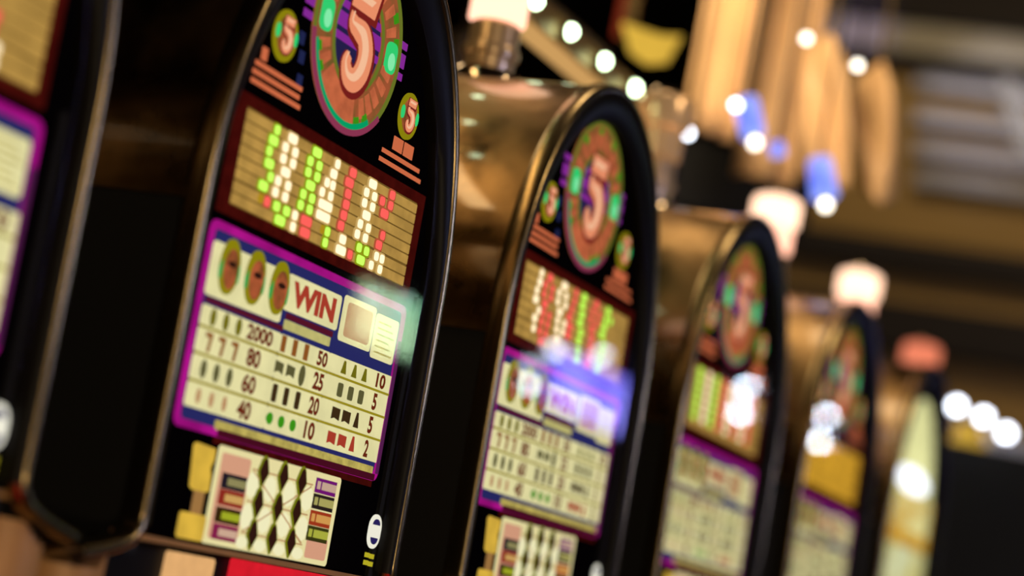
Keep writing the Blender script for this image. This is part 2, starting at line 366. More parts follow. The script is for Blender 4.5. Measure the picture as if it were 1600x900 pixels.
def make_base(root):
    x0, x1 = XC - S / 2 + 0.002, XC + S / 2 - 0.002
    mb = MB().box(x0, x1, 0.03, 0.55, 0.06, 1.127)
    base = mb.build('lower_cabinet', 'bronze_dark', root)
    MB().box(x0 + 0.02, x1 - 0.02, 0.06, 0.53, 0.0, 0.06).build('plinth', 'black_matte', base)
    # rounded pillars at the two front corners, sloped shoulders
    for sgn in (-1, 1):
        cx = XC + sgn * (S / 2 - 0.045)
        mb = MB(); pr = []
        for k in range(9):
            a = pi * k / 8; pr.append((cx - 0.042 * math.cos(a), 0.03 - 0.045 * math.sin(a)))
        n = len(pr); top = [1.112 if (p[0] - XC) * sgn > S / 2 - 0.05 else 1.128 for p in pr]
        mb.add([(p[0], p[1], 0.75) for p in pr] + [(p[0], p[1], t) for p, t in zip(pr, top)],
               [(i, i + 1, n + i + 1, n + i) for i in range(n - 1)] + [tuple(range(n, 2 * n)), tuple(range(n - 1, -1, -1))])
        mb.build('pillar', 'panel_tan', base, smooth=True)
    MB().box(XC - 0.255, XC + 0.255, 0.004, 0.029, 0.80, 1.141).build('reel_surround', 'black_gloss', base)
    MB().box(XC - 0.262, XC + 0.262, -0.010, 0.0035, 1.1425, 1.1475).build('ledge', 'panel_tan', base)
    MB().prism(rrect(0.147, 0.93, 0.425, 1.1415, 0.003), -0.001, 0.004).build('reel_glass', 'reel_red', base)
    cr = MB().prism(rrect(0.030, 0.97, 0.112, 1.1375, 0.004), -0.001, 0.004).build('instruction_card', 'reel_cream', base)
    deck = MB(); deck.add([(x0 + 0.01, -0.14, 0.72), (x1 - 0.01, -0.14, 0.72), (x1 - 0.01, 0.03, 0.78), (x0 + 0.01, 0.03, 0.78), (x0 + 0.01, -0.14, 0.66), (x1 - 0.01, -0.14, 0.66), (x1 - 0.01, 0.03, 0.66), (x0 + 0.01, 0.03, 0.66)],
                          [(0, 1, 2, 3), (7, 6, 5, 4), (0, 4, 5, 1), (1, 5, 6, 2), (2, 6, 7, 3), (3, 7, 4, 0)])
    deck.build('button_deck', 'bronze_dark', root)

def make_candle(root, lens='lens', low='lens_low'):
    cx, cy, z0 = XC + 0.012, 0.195, V0 + AH - 0.008
    c = MB().lathe([(0.030, 0.0), (0.047, 0.0), (0.047, 0.010), (0.043, 0.016), (0.036, 0.017)], 32, (cx, cy, z0)).build('candle_base', 'chrome', root, smooth=True)
    MB().lathe([(0.033, 0.017), (0.034, 0.02), (0.034, 0.036), (0.038, 0.038), (0.039, 0.044), (0.038, 0.050), (0.034, 0.052), (0.034, 0.080), (0.030, 0.084)], 32, (cx, cy, z0)).build('candle_stem', 'stem_pale', c, smooth=True)
    MB().lathe([(0.034, 0.084), (0.0385, 0.087), (0.0385, 0.128), (0.034, 0.133)], 32, (cx, cy, z0)).build('lower_lens', low, c, smooth=True)
    MB().lathe([(0.036, 0.133), (0.045, 0.137), (0.046, 0.172), (0.043, 0.184), (0.030, 0.190)], 32, (cx, cy, z0)).build('upper_lens', lens, c, smooth=True)
    MB().lathe([(0.030, 0.190), (0.026, 0.198), (0.006, 0.202)], 24, (cx, cy, z0)).build('candle_cap', 'chrome', c, smooth=True)
    return c

LX, LZ, LR = 0.189, 1.662, 0.0945
def make_five(root, cx, cz, k, y, mats=('five_shadow', 'salmon', 'salmon_light')):
    """the curly figure five, k = size"""
    def T(p): return (cx + p[0] * k, cz + p[1] * k)
    bowl = [(-0.020, 0.020), (-0.021, 0.010), (-0.010, 0.008), (0.006, 0.004), (0.0155, -0.010), (0.0135, -0.028), (0.002, -0.041), (-0.013, -0.041), (-0.0205, -0.030), (-0.017, -0.0205)]
    wd = [0.016, 0.016, 0.022, 0.028, 0.030, 0.029, 0.025, 0.022, 0.019, 0.012]
    bar = [(-0.030, 0.026), (0.021, 0.026), (0.028, 0.050), (-0.027, 0.050)]
    for name, mt, grow, dx, dz, yy in (('digit_shadow', mats[0], 0.009, 0.002, -0.002, y), ('digit', mats[1], 0.0, 0, 0, y - 0.0006), ('digit_highlight', mats[2], -0.017, -0.0025, 0.002, y - 0.0012)):
        mb = MB()
        L, R = stroke([T((p[0] + dx, p[1] + dz)) for p in bowl], [max(0.002, (w_ + grow)) * k for w_ in wd], 5)
        mb.band([(p.x, p.y) for p in L], [(p.x, p.y) for p in R], yy, yy + 0.0005, closed=False)
        bcx, bcz = -0.002, 0.038
        g = grow / 2
        b2 = [(p[0] + dx + (g if p[0] > bcx else -g), p[1] + dz + (g if p[1] > bcz else -g)) for p in bar]
        mb.prism([T(p) for p in b2], yy - 0.0001, yy + 0.0004)
        mb.build(name, mt, root, tilt=True)

def make_art(root):
    y = -0.0005
    # ---- round logo
    logo = MB().band(circ(LX, LZ, LR, n=64), circ(LX, LZ, 0.05, n=64), y, y + 0.002).build('logo_ring', 'ring_band', root, tilt=True)
    for zc, h in ((1.6862, 0.0075), (1.6705, 0.0145), (1.6540, 0.0075)):
        mb = MB().prism(rect(0.078, zc - h / 2, 0.098 + 0.004, zc + h / 2), y + 0.002, y + 0.003); mb.prism(rect(0.280, zc - h / 2, 0.300, zc + h / 2), y + 0.002, y + 0.003)
        mb.prism(rect(LX - 0.052, zc - h / 2, LX + 0.052, zc + h / 2), y + 0.0008, y + 0.0016)
        mb.build('stripe', 'purple', logo, tilt=True)
    MB().prism(circ(LX, LZ, 0.0525, n=48), y + 0.0016, y + 0.003).build('logo_disc', 'navy', logo, tilt=True)
    MB().band(circ(LX, LZ, LR, n=64), circ(LX, LZ, LR - 0.005, n=64), y - 0.0012, y).build('outer_rim', 'ring_olive', logo, tilt=True)
    MB().band(circ(LX, LZ, 0.0545, n=64), circ(LX, LZ, 0.0505, n=64), y - 0.0012, y).build('inner_rim', 'ring_olive', logo, tilt=True)
    MB().band(*sector(LX, LZ, 0.0840, 0.0898, 196, 304, 30), y - 0.0014, y, closed=False).build('teal_arc', 'teal', logo, tilt=True)
    MB().band(*sector(LX, LZ, 0.0898, 0.0962, 190, 318, 30), y - 0.0016, y, closed=False).build('mauve_arc', 'mauve', logo, tilt=True)
    MB().band(*sector(LX, LZ, 0.0565, 0.084, 222, 282, 14), y - 0.0010, y, closed=False).build('banner', 'ring_orange', logo, tilt=True)
    mb = MB(); mg = MB()
    for a in list(range(18, 160, 17)) + [196, 208, 292, 304, 316, 330, 343]:
        mb.band(*sector(LX, LZ, 0.060, 0.080, a, a + 8, 3), y - 0.001, y, closed=False)
    for a in (200, 214, 286, 298, 12, 30, 64, 98, 133):
        mg.band(*sector(LX, LZ, 0.0775, 0.0865, a - 2, a + 5, 3), y - 0.0012, y, closed=False)
    tag(mb.build('ring_lettering', 'ring_orange', logo, tilt=True), kind='stuff'); tag(mg.build('ring_leaves', 'ink_green', logo, tilt=True), kind='stuff')
    for gx in (-1, 1):
        g = MB().prism(rrect(LX + gx * 0.0725 - 0.0115, LZ - 0.014, LX + gx * 0.0725 + 0.0115, LZ + 0.018, 0.008), y - 0.0022, y).build('gem', 'gem', logo, tilt=True)
        MB().prism(circ(LX + gx * 0.0725, LZ - 0.002, 0.007, 0.009, 20), y - 0.0030, y - 0.0022).build('gem_glint', 'gem_light', logo, tilt=True)
    make_five(logo, LX - 0.001, LZ - 0.001, 1.0, y - 0.0026)
    # ---- two small coin badges with print beneath
    for cx, hx, lines in ((0.050, 0.019, ((0.006, 0.098, 1.5830), (0.004, 0.099, 1.5745), (0.004, 0.100, 1.5660))), (0.3275, 0.329, ((0.282, 0.374, 1.5737), (0.279, 0.381, 1.5640)))):
        b = MB().prism(circ(cx, 1.621, 0.0225, 0.0245, 40), y, y + 0.002).build('coin_badge', 'coin_rim', root, tilt=True)
        MB().prism(circ(cx, 1.621, 0.0165, 0.0185, 32), y - 0.001, y).build('coin_field', 'coin_mid', b, tilt=True)
        for s_ in (-1, 1): MB().prism(circ(cx + s_ * 0.017, 1.622, 0.0035, 0.007, 12), y - 0.0015, y).build('coin_glint', 'gem', b, tilt=True)
        make_five(b, cx, 1.622, 0.33, y - 0.002, ('five_shadow', 'salmon', 'salmon_light'))
        mb = MB()
        if cx < 0.1: mb.prism(rect(0.014, 1.588, 0.024, 1.600), y, y + 0.001)
        else:
            mb.prism(rect(0.304, 1.580, 0.326, 1.594), y, y + 0.001); mb.prism(rect(0.330, 1.580, 0.352, 1.594), y, y + 0.001)
        for xa, xb, zz in lines:
            x = xa
            while x < xb - 0.004:
                ww = min(random.choice((0.009, 0.013, 0.018)), xb - x)
                mb.prism(rect(x, zz - 0.0022, x + ww, zz + 0.0022), y, y + 0.001); x += ww + 0.0011
        tag(mb.build('fine_print', 'print_orange', root, tilt=True), kind='stuff')
    mb = MB()
    for xx, zz in ((0.082, 1.629), (0.092, 1.590), (0.088, 1.612)): mb.prism(rect(xx - 0.005, zz - 0.006, xx + 0.005, zz + 0.006), y + 0.001, y + 0.002)
    tag(mb.build('blue_flecks', 'print_blue', root, tilt=True), kind='stuff')
    # ---- paytable
    pt = MB().band(rrect(-0.017, 1.246, 0.402, 1.4325, 0.010), rrect(-0.009, 1.2535, 0.394, 1.425, 0.006), y - 0.001, y + 0.001).build('paytable', 'magenta', root, tilt=True)
    MB().prism(rect(0.3945, 1.2540, 0.4020, 1.395), y - 0.0014, y - 0.001).build('plum_edge', 'plum', pt, tilt=True); MB().prism(rect(0.060, 1.2462, 0.3945, 1.2532), y - 0.0014, y - 0.001).build('plum_edge', 'maroon_dark', pt, tilt=True)
    MB().prism(rrect(-0.010, 1.2525, 0.395, 1.426, 0.006), y + 0.0006, y + 0.0016).build('blue_field', 'blue', pt, tilt=True)
    def plate(name, x0, z0, x1, z1, mat, par, dy=0.0, r=0.004):
        return MB().prism(rrect(x0, z0, x1, z1, r, 4), y - 0.0006 - dy, y + 0.0006).build(name, mat, par, tilt=True)
    plate('header_tile', -0.006, 1.3655, 0.1365, 1.4145, 'cream', pt)
    plate('header_bar', -0.002, 1.3592, 0.1455, 1.3640, 'maroon', pt, r=0.001)
    for i, cx in enumerate((0.026, 0.0745, 0.1225)):
        MB().prism(circ(cx, 1.3965, 0.0175, 0.0255, 32), y - 0.0022, y).build('coin', 'coin_rim', pt, tilt=True)
        MB().prism(circ(cx + 0.001, 1.3945, 0.0125, 0.0185, 28), y - 0.0030, y - 0.0022).build('coin_face', 'coin_mid', pt, tilt=True)
        for s_ in (-1, 1): MB().prism(circ(cx + s_ * 0.0155, 1.392, 0.0022, 0.009, 10), y - 0.0026, y - 0.001).build('coin_glint', 'coin_edge', pt, tilt=True)
        MB().prism(circ(cx + 0.001, 1.399, 0.0075, 0.0028, 14), y - 0.0034, y - 0.003).build('coin_mark', 'bonus_dark', pt, tilt=True)
    plate('win_tile', 0.1395, 1.3795, 0.2530, 1.4145, 'cream', pt)
    text_mesh('WIN', 0.150, 1.3850, 0.0245, 0.092, y - 0.0010, 'win_lettering', 'ink_red', pt)
    plate('win_bar', 0.1480, 1.3720, 0.2470, 1.3775, 'maroon', pt, r=0.001)
    plate('note_strip', 0.1470, 1.3620, 0.2440, 1.3710, 'cream_dim', pt, r=0.001)
    plate('picture_tile', 0.2600, 1.3720, 0.3330, 1.4180, 'cream', pt)
    plate('picture_field', 0.2680, 1.3775, 0.3250, 1.4120, 'ink_pale', pt, 0.0008)
    plate('note_tile', 0.3365, 1.3680, 0.3900, 1.4140, 'cream', pt)
    mb = MB()
    for q in range(6): mb.prism(rect(0.342, 1.374 + q * 0.0062, 0.384 - 0.006 * (q % 3), 1.3757 + q * 0.0062), y - 0.001, y)
    mb.build('note_print', 'strip_gold', pt, tilt=True)
    rows = (1.3580, 1.3372, 1.3130, 1.2885, 1.2640)
    colx = ((-0.005, 0.1440), (0.1460, 0.2480), (0.2500, 0.3970))
    nums = (('2000', '80', '60', '40'), ('50', '25', '20', '10'), ('10', '5', '5', '2'))
    for c in range(3):
        x0, x1 = colx[c]
        for r in range(4):
            zt, zb = rows[r], rows[r + 1]
            plate('pay_cell', x0, zb + 0.0012, x1, zt - 0.0012, 'cream', pt, r=0.003 if c == 0 else 0.0015)
            if r: plate('cell_rule', x0, zt - 0.0012, x1, zt + 0.0012, 'cell_line', pt, 0.0004, r=0.0005)
            zc, hh = (zt + zb) / 2, (zt - zb) / 2
            sx = ((0.015, 0.0385, 0.0625), (0.151, 0.1745, 0.1985), (0.283, 0.307, 0.331))[c]
            if r: sx = tuple(v - 0.000 for v in sx)
            mb = MB(); mt = 'ink_tan'
            if c == 0:
                if r == 0: [mb.prism(circ(x, zc, 0.0048, hh * 0.78, 16), y - 0.0014, y) for x in sx]; mt = 'ink_olive'
                elif r == 1:
                    for x in sx: mb.prism([(x - 0.001, zc - hh * .75), (x + 0.003, zc - hh * .75), (x + 0.006, zc + hh * .7), (x - 0.006, zc + hh * .7), (x - 0.006, zc + hh * .35), (x + 0.001, zc + hh * .35)], y - 0.0014, y)
                elif r == 2: [mb.prism(circ(x, zc, 0.0050, hh * 0.72, 8), y - 0.0014, y) for x in sx]; mt = 'ink_grey'
                else: [mb.prism(circ(x, zc, 0.0040, hh * 0.62, 6), y - 0.0014, y) for x in sx]; mt = 'ink_pale'
            elif c == 1:
                if r == 0: [mb.prism(rect(x - 0.0042, zc - hh * .7, x + 0.0042, zc + hh * .8), y - 0.0014, y) for x in sx]
                elif r == 1:
                    for x in sx[:2]:
                        mb.prism([(x - 0.008, zc - hh * .45), (x - 0.003, zc - hh * .3), (x + 0.003, zc - hh * .3), (x + 0.008, zc - hh * .45), (x + 0.008, zc + hh * .4), (x - 0.008, zc + hh * .5)], y - 0.0014, y)
                    mb.prism(circ(sx[2], zc, 0.0058, hh * .85, 16), y - 0.0014, y); mt = 'ink_grey'
                elif r == 2: [mb.prism(rrect(x - 0.0045, zc - hh * .7, x + 0.0045, zc + hh * .7, 0.002, 2), y - 0.0014, y) for x in sx]; mt = 'ink_dark'
                else: [mb.prism(circ(x, zc, 0.0058, 0.0058, 14), y - 0.0014, y) for x in sx]; mt = 'ink_green'
            else:
                if r == 0: [mb.prism([(x - 0.0055, zc - hh * .6), (x + 0.0055, zc - hh * .6), (x + 0.002, zc + hh * .65), (x - 0.001, zc + hh * .65)], y - 0.0014, y) for x in sx]; mt = 'ink_olive'
                elif r == 1: [mb.prism(rrect(x - 0.0055, zc - hh * .6, x + 0.0055, zc + hh * .55, 0.002, 2), y - 0.0014, y) for x in sx]; mt = 'ink_grey'
                else:
                    for x in sx[:2]:
                        mb.prism([(x - 0.0085, zc - hh * .5), (x - 0.002, zc - hh * .35), (x + 0.0085, zc - hh * .5), (x + 0.0085, zc + hh * .45), (x - 0.0085, zc + hh * .5)], y - 0.0014, y)
                    mb.prism([(sx[2] - 0.0055, zc - hh * .6), (sx[2] + 0.0055, zc - hh * .6), (sx[2] + 0.002, zc + hh * .65), (sx[2] - 0.001, zc + hh * .65)], y - 0.0014, y); mt = 'ink_dark' if r == 2 else 'ink_red'
            mb.build('pay_symbols', mt, pt, tilt=True)
            nt_ = nums[c][r]; nx = (0.078, 0.222, 0.358)[c]; nw = (0.050 if len(nt_) == 4 else 0.026, 0.022, 0.022 if len(nt_) == 2 else 0.010)[c]
            if c == 0 and r: nx += 0.008
            text_mesh(nt_, nx, zb + hh * 0.28, hh * 1.45, nw, y - 0.0016, 'pay_number', 'ink_brown', pt)
    plate('note_band', 0.055, 1.2515, 0.388, 1.2605, 'strip_gold', pt, 0.0006, r=0.001)
    # ---- bonus panel
    MB().prism(rect(0.060, 1.2395, 0.395, 1.2470), y + 0.0008, y + 0.0018).build('dark_band', 'led_frame', root, tilt=True)
    bp = MB().prism(rrect(0.071, 1.150, 0.3235, 1.2400, 0.004), y - 0.0002, y + 0.001).build('bonus_panel', 'bonus_cream', root, tilt=True)
    MB().prism(rrect(0.078, 1.156, 0.133, 1.234, 0.003), y - 0.0006, y).build('pink_field', 'bonus_pink', bp, tilt=True)
    MB().prism(rrect(0.272, 1.155, 0.317, 1.176, 0.003), y - 0.0006, y).build('pink_field', 'bonus_pink', bp, tilt=True)
    dx, dz = (0.158, 0.198, 0.237), (1.2265, 1.1965, 1.1670)
    mb = MB()
    for i in range(3): mb.prism(rect(0.138, dz[i] - 0.0012, 0.262, dz[i] + 0.0002), y - 0.0014, y)
    for (xa, za), (xb, zb_) in (((0.14, 1.224), (0.26, 1.168)), ((0.14, 1.168), (0.26, 1.224))):
        d = Vector((xb - xa, zb_ - za)).normalized(); nn = Vector((-d.y, d.x)) * 0.0007
        mb.prism([(xa - nn.x, za - nn.y), (xb - nn.x, zb_ - nn.y), (xb + nn.x, zb_ + nn.y), (xa + nn.x, za + nn.y)], y - 0.0012, y)
    mb.build('win_lines', 'bonus_line', bp, tilt=True)
    for i in range(4):
        for j in range(3):
            cx = (0.142, 0.178, 0.2175, 0.2565)[i]
            MB().prism(circ(cx, (1.2115, 1.1815, 1.2380 - 0.006)[j] if j < 2 else 1.1575, 0.0115, 0.0125 if j < 2 else 0.006, 8), y - 0.0010, y).build('white_lozenge', 'bonus_white', bp, tilt=True)
    for i in range(3):
        for j in range(3):
            x, z = dx[i], dz[j]
            MB().prism([(x, z - 0.0160), (x + 0.0105, z - 0.001), (x + 0.0045, z + 0.0115), (x, z + 0.0150), (x - 0.0045, z + 0.0115), (x - 0.0105, z - 0.001)], y - 0.0020, y).build('bell_outline', 'bonus_green', bp, tilt=True)
            MB().prism([(x, z - 0.0135), (x + 0.0085, z - 0.001), (x + 0.0035, z + 0.010), (x, z + 0.0125), (x - 0.0035, z + 0.010), (x - 0.0085, z - 0.001)], y - 0.0026, y).build('bell_symbol', 'bonus_dark', bp, tilt=True)
    for k, (nm, zc) in enumerate((('slate', 1.2092), ('red', 1.1943), ('lime', 1.1780), ('rose', 1.1625))):
        MB().prism(rect(0.0840, zc - 0.0072, 0.1305, zc + 0.0072), y - 0.0010, y).build('line_tag', 'tag_%s_rim' % nm, bp, tilt=True)
        MB().prism(rect(0.0950, zc - 0.0036, 0.1290, zc + 0.0034), y - 0.0016, y).build('line_tag_field', 'tag_%s' % nm, bp, tilt=True)
    for k, (nm, zc) in enumerate((('violet', 1.2270), ('coal', 1.2112), ('rust', 1.1948), ('moss', 1.1795))):
        MB().prism(rect(0.2690, zc - 0.0074, 0.3140, zc + 0.0074), y - 0.0010, y).build('line_tag', 'tag_%s_rim' % nm, bp, tilt=True)
        MB().prism(rect(0.2820, zc - 0.0036, 0.3130, zc + 0.0042), y - 0.0016, y).build('line_tag_field', 'tag_%s' % nm, bp, tilt=True)
        MB().prism(rect(0.2715, zc - 0.0036, 0.2780, zc + 0.0042), y - 0.0016, y).build('line_tag_digit', 'tag_%s' % nm, bp, tilt=True)
    # ---- gold figure left of it, oval badge right of it
    g = MB().prism([(0.026, 1.2340), (0.032, 1.1970), (0.038, 1.1945), (0.060, 1.1945), (0.066, 1.1965), (0.0645, 1.2100), (0.061, 1.2170), (0.065, 1.2250), (0.0645, 1.2350), (0.030, 1.2365)][::-1], y - 0.0006, y + 0.001).build('gold_figure', 'figure_gold', root, tilt=True)
    MB().prism(rect(0.042, 1.173, 0.060, 1.1945), y - 0.0002, y + 0.001).build('figure_stem', 'figure_stem', g, tilt=True)
    MB().prism(rrect(0.0245, 1.1505, 0.0705, 1.1740, 0.004), y - 0.0006, y + 0.001).build('figure_foot', 'figure_gold', g, tilt=True)
    b = MB().prism(rrect(0.4060, 1.1775, 0.4345, 1.2135, 0.0142, 8), y - 0.0006, y + 0.001).build('oval_badge', 'badge_white', root, tilt=True)
    half = [(0.4205 + 0.0085 * math.cos(pi * k / 10), 1.2025 + 0.0062 * math.sin(pi * k / 10)) for k in range(11)]
    half2 = [(0.4205 - 0.0085 * math.cos(pi * k / 10), 1.1890 - 0.0070 * math.sin(pi * k / 10)) for k in range(11)]
    MB().prism(half, y - 0.0012, y).build('badge_mark', 'badge_navy', b, tilt=True); MB().prism(half2, y - 0.0012, y).build('badge_mark', 'badge_navy', b, tilt=True)
    mb = MB()
    for zz in (1.1700, 1.1620):
        mb.prism(rect(0.4085, zz - 0.0024, 0.4185, zz + 0.0026), y, y + 0.001); mb.prism(rect(0.4200, zz - 0.0030, 0.4300, zz + 0.0020), y, y + 0.001)
    mb.build('badge_print', 'badge_yellow', root, tilt=True)

ROWZ = [1.5350, 1.5240, 1.5130, 1.5020, 1.4910, 1.4800, 1.4680, 1.4570]
LED_A = [('g', [(0.0653,0,1),(0.062,1,1.7),(0.0581,2,1),(0.0621,3,1.7),(0.069,4,1),(0.0588,5,1.7)]),
 ('w', [(0.097,0,1.8),(0.0861,1,1.1),(0.1058,1,1.1),(0.0861,2,1.1),(0.1056,2,1.1),(0.0947,3,1.8),(0.0841,4,1.1),(0.1042,4,1.1),(0.0829,5,1.1),(0.1026,5,1.1)]),
 ('d', [(0.0587,6,1),(0.186,6,0.8)]), ('r', [(0.0711,6,1)]), ('g', [(0.0901,6,1.2),(0.1101,6,1.2),(0.1008,7,2)]), ('w', [(0.1274,6,1),(0.1275,7,1)]), ('r', [(0.1513,6,2.2),(0.1525,7,2)]),
 ('g', [(0.1479,0,1.8),(0.1377,1,1.1),(0.1568,1,1.1),(0.1374,2,1.1),(0.1565,2,1.1),(0.1465,3,1.8),(0.1358,4,1.1),(0.1543,4,1.1),(0.1346,5,1.1),(0.1535,5,1.1)]),
 ('w', [(0.1926,0,1),(0.1882,1,1.4),(0.1781,2,1),(0.1906,2,1),(0.1718,3,1),(0.1903,3,1),(0.1831,4,3),(0.1823,5,3)]),
 ('r', [(0.2275,0,1.4),(0.2233,1,1.8),(0.2251,2,1.3),(0.2249,3,1.3),(0.224,4,1.3),(0.222,5,1.3)]),
 ('w', [(0.2737,0,1.8),(0.2632,1,1.1),(0.2819,1,1.1),(0.2629,2,1.1),(0.2817,2,1.1),(0.2719,3,1.8),(0.262,4,1.1),(0.2809,4,1.1),(0.2595,5,1.1),(0.2784,5,1.1)]),
 ('r', [(0.321,0,1.2),(0.301,1,1.1),(0.321,1,1.1),(0.3105,2,1.8)]), ('g', [(0.1969,6,1),(0.1963,7,1)]), ('w', [(0.231,6,1.4),(0.2309,7,2.2)]), ('r', [(0.2519,7,1)]),
 ('g', [(0.2689,6,1.1),(0.286,6,1.1),(0.2767,7,1.8)]), ('r', [(0.3153,4,1),(0.3105,5,1.4)]), ('w', [(0.3099,6,1),(0.3232,6,1),(0.3017,7,1),(0.3225,7,1)])]
LED_B = [('w', [(0.0602,0,1),(0.0593,1,1.3),(0.0545,2,1),(0.0553,3,1.5)]), ('w', [(0.0702,4,1),(0.0618,5,1.3),(0.0634,6,1)]),
 ('r', [(0.0894,0,1.6),(0.0779,1,1),(0.1017,1,1),(0.0778,2,1),(0.1015,2,1),(0.0859,3,1.6)]), ('r', [(0.0854,4,1),(0.1059,4,1),(0.0846,5,1),(0.1052,5,1),(0.0839,6,1),(0.104,6,1),(0.0924,7,1.5)]),
 ('w', [(0.1393,0,1.8),(0.126,1,1),(0.1494,1,1),(0.1262,2,1),(0.1521,2,1),(0.1371,3,1.6)]), ('w', [(0.135,4,1),(0.1585,4,1),(0.1364,5,1),(0.1572,5,1),(0.1424,6,1.6)]),
 ('r', [(0.1812,0,1),(0.1804,1,1),(0.1762,2,1),(0.1713,3,1.5)]), ('r', [(0.1778,4,1.8),(0.1765,5,1.8)]),
 ('g', [(0.2118,0,1.5),(0.21,1,1.5),(0.2126,2,1.5),(0.2109,3,1.5)]), ('g', [(0.2179,4,1.4),(0.2161,5,1.4),(0.2184,6,1.4),(0.2201,7,1.4)]),
 ('r', [(0.258,0,1.6),(0.2483,1,1),(0.271,1,1),(0.2469,2,1),(0.2707,2,1),(0.2556,3,1.6)]), ('r', [(0.2591,4,1.5),(0.259,5,1.5),(0.2614,6,1.5),(0.2584,7,1.4)]),
 ('g', [(0.3034,0,1.5),(0.2995,1,1),(0.3173,1,1),(0.2973,2,1.6),(0.2950,3,1.6)]), ('g', [(0.3058,4,1.3),(0.3033,5,1.3),(0.3012,6,1.3),(0.2979,7,1.3)])]
LED_C = [(c, [(x, r, 1.9) for r in range(7)]) for c, x in (('g', 0.040), ('w', 0.085), ('g', 0.125), ('r', 0.165), ('w', 0.205), ('r', 0.245), ('w', 0.285), ('r', 0.320))]
LED_M = {'w': 'led_w', 'g': 'led_g', 'r': 'led_r', 'd': 'led_d'}
def make_led(root, chars, field='led_tan'):
    y = -0.0005
    f = MB().band(rect(-0.012, 1.4405, 0.394, 1.5515), rect(0.002, 1.4500, 0.385, 1.5415), y - 0.003, y + 0.002).build('led_frame', 'led_frame', root, tilt=True)
    MB().prism(rect(0.001, 1.449, 0.386, 1.5425), y + 0.0012, y + 0.002).build('display_back', 'led_gap', f, tilt=True)
    for k in range(8):
        zc = ROWZ[k]
        MB().prism(rect(0.0025, zc - 0.0046, 0.3845, zc + 0.0046), y + 0.0004, y + 0.0014).build('display_row', field, f, tilt=True)
    for c, cells in chars:
        mb = MB(); mh = MB()
        for x, r, wd in cells:
            hw = 0.0046 * wd
            mb.prism(rrect(x - hw, ROWZ[r] - 0.0044, x + hw, ROWZ[r] + 0.0044, 0.0028, 3), y - 0.0012, y)
        mb.build('led_character', LED_M[c], f, tilt=True)
        if c in 'gwr':
            for x, r, wd in cells:
                hw = 0.0046 * wd + 0.0032
                mh.prism(rrect(x - hw, ROWZ[r] - 0.0062, x + hw, ROWZ[r] + 0.0062, 0.004, 3), y - 0.0003, y + 0.0002)
            mh.build('led_glow', 'halo_' + c, f, tilt=True)
    return f

art = empty('art_source')
make_art(art)
shell = empty('shell_source'); make_shell(shell); make_base(shell)
def take(src, root, fresh):
    for ch in list(src.children):
        if fresh: ch.parent = root
        else: copy_tree(ch, root)
GR = 'slot machines in the row'
info = [(-1, 'slot machine cut off at the left edge, only its right rim and display end showing', LED_A, 'led_tan', 'lens_off', 'lens_off', 0.012),
        (0, 'nearest whole slot machine, in focus, with arched black face and figure five logo', LED_A, 'led_tan', 'lens_off', 'lens_off', 0.0),
        (1, 'second arched slot machine, its whole round figure five logo in view', LED_B, 'led_tan', 'lens', 'lens_low', 0.008),
        (2, 'third arched slot machine, blurred, with smaller figure five logo between the second and fourth', LED_C, 'led_tan', 'lens_dim', 'lens_dim', 0.0),
        (3, 'fourth arched slot machine, very blurred, with amber display above pale paytable', [], 'amber', 'lens', 'lens_low', 0.0),
        (4, 'fifth slot machine, narrow in view, with bright yellow-green face', None, None, 'lens', 'lens_low', 0.0)]
machines = {}
for k, label, led, field, lens, low, dz in info[::-1]:
    root = empty('slot_machine', (k * S + {1: 0.004, -1: -0.006}.get(k, 0.0), 0, dz))
    tag(root, label, 'slot machine', GR)
    last = (k == -1)
    take(shell, root, last)
    if k <= 3:
        take(art, root, last); make_led(root, led, field)
    elif k == 4:
        MB().prism(tomb(0.075, 0.075, 1.53), -0.0005, 0.002).build('upper_panel', 'yellow_pale', root, tilt=True)
        MB().prism(rrect(-0.01, 1.42, 0.395, 1.528, 0.006), -0.0005, 0.002).build('amber_panel', 'amber', root, tilt=True)
        MB().prism(rrect(-0.01, 1.15, 0.395, 1.418, 0.006), -0.0005, 0.002).build('lower_panel', 'yellow_glow', root, tilt=True)
        MB().prism(circ(0.17, 1.555, 0.15, 0.026), -0.0025, -0.0005).build('lamp_reflection', 'reflection_white', root, tilt=True)  # a mirrored lamp, painted on the face as a glowing ellipse
    make_candle(root, lens, low)
    machines[k] = root
for e in (art, shell): bpy.data.objects.remove(e)

root = empty('candle_lamp', (5 * S, 0, -0.035)); tag(root, 'red-pink candle lamp on a thin black post at the far end of the row', 'lamp')
make_candle(root, 'lens_red', 'lens_red')
MB().lathe([(0.09, 0.035), (0.09, 0.05), (0.015, 0.06), (0.015, V0 + AH - 0.008)], 20, (XC + 0.012, 0.195, 0)).build('post', 'black_matte', root, True)
# ------------------------------------------------------------------ marquee gantry behind the candles
g = empty('marquee_gantry', (0.5, 0.62, 0)); tag(g, 'tan overhead rail with small chaser bulbs above the second machine, dark second rail behind', 'sign frame')
def gp(mb, *a, **k): return mb
def gbuild(mb, name, mat, par=None, smooth=False):
    mb.v = [(x - 0.5, y - 0.62, z) for x, y, z in mb.v]; return mb.build(name, mat, par or g, smooth)
gbuild(MB().box(0.2, 1.70, 0.262, 0.312, 1.972, 2.012), 'lower_rail', 'rail_tan')
gbuild(MB().box(0.2, 1.86, 0.42, 0.47, 2.075, 2.125), 'upper_rail', 'rail_olive')
gbuild(MB().box(0.28, 0.66, 0.270, 0.305, 1.962, 1.972), 'added_strip_light', 'strip_warm'); gbuild(MB().box(0.95, 1.66, 0.270, 0.305, 1.962, 1.972), 'added_strip_light', 'strip_tan')  # glowing strips added under the rail to light the barrels
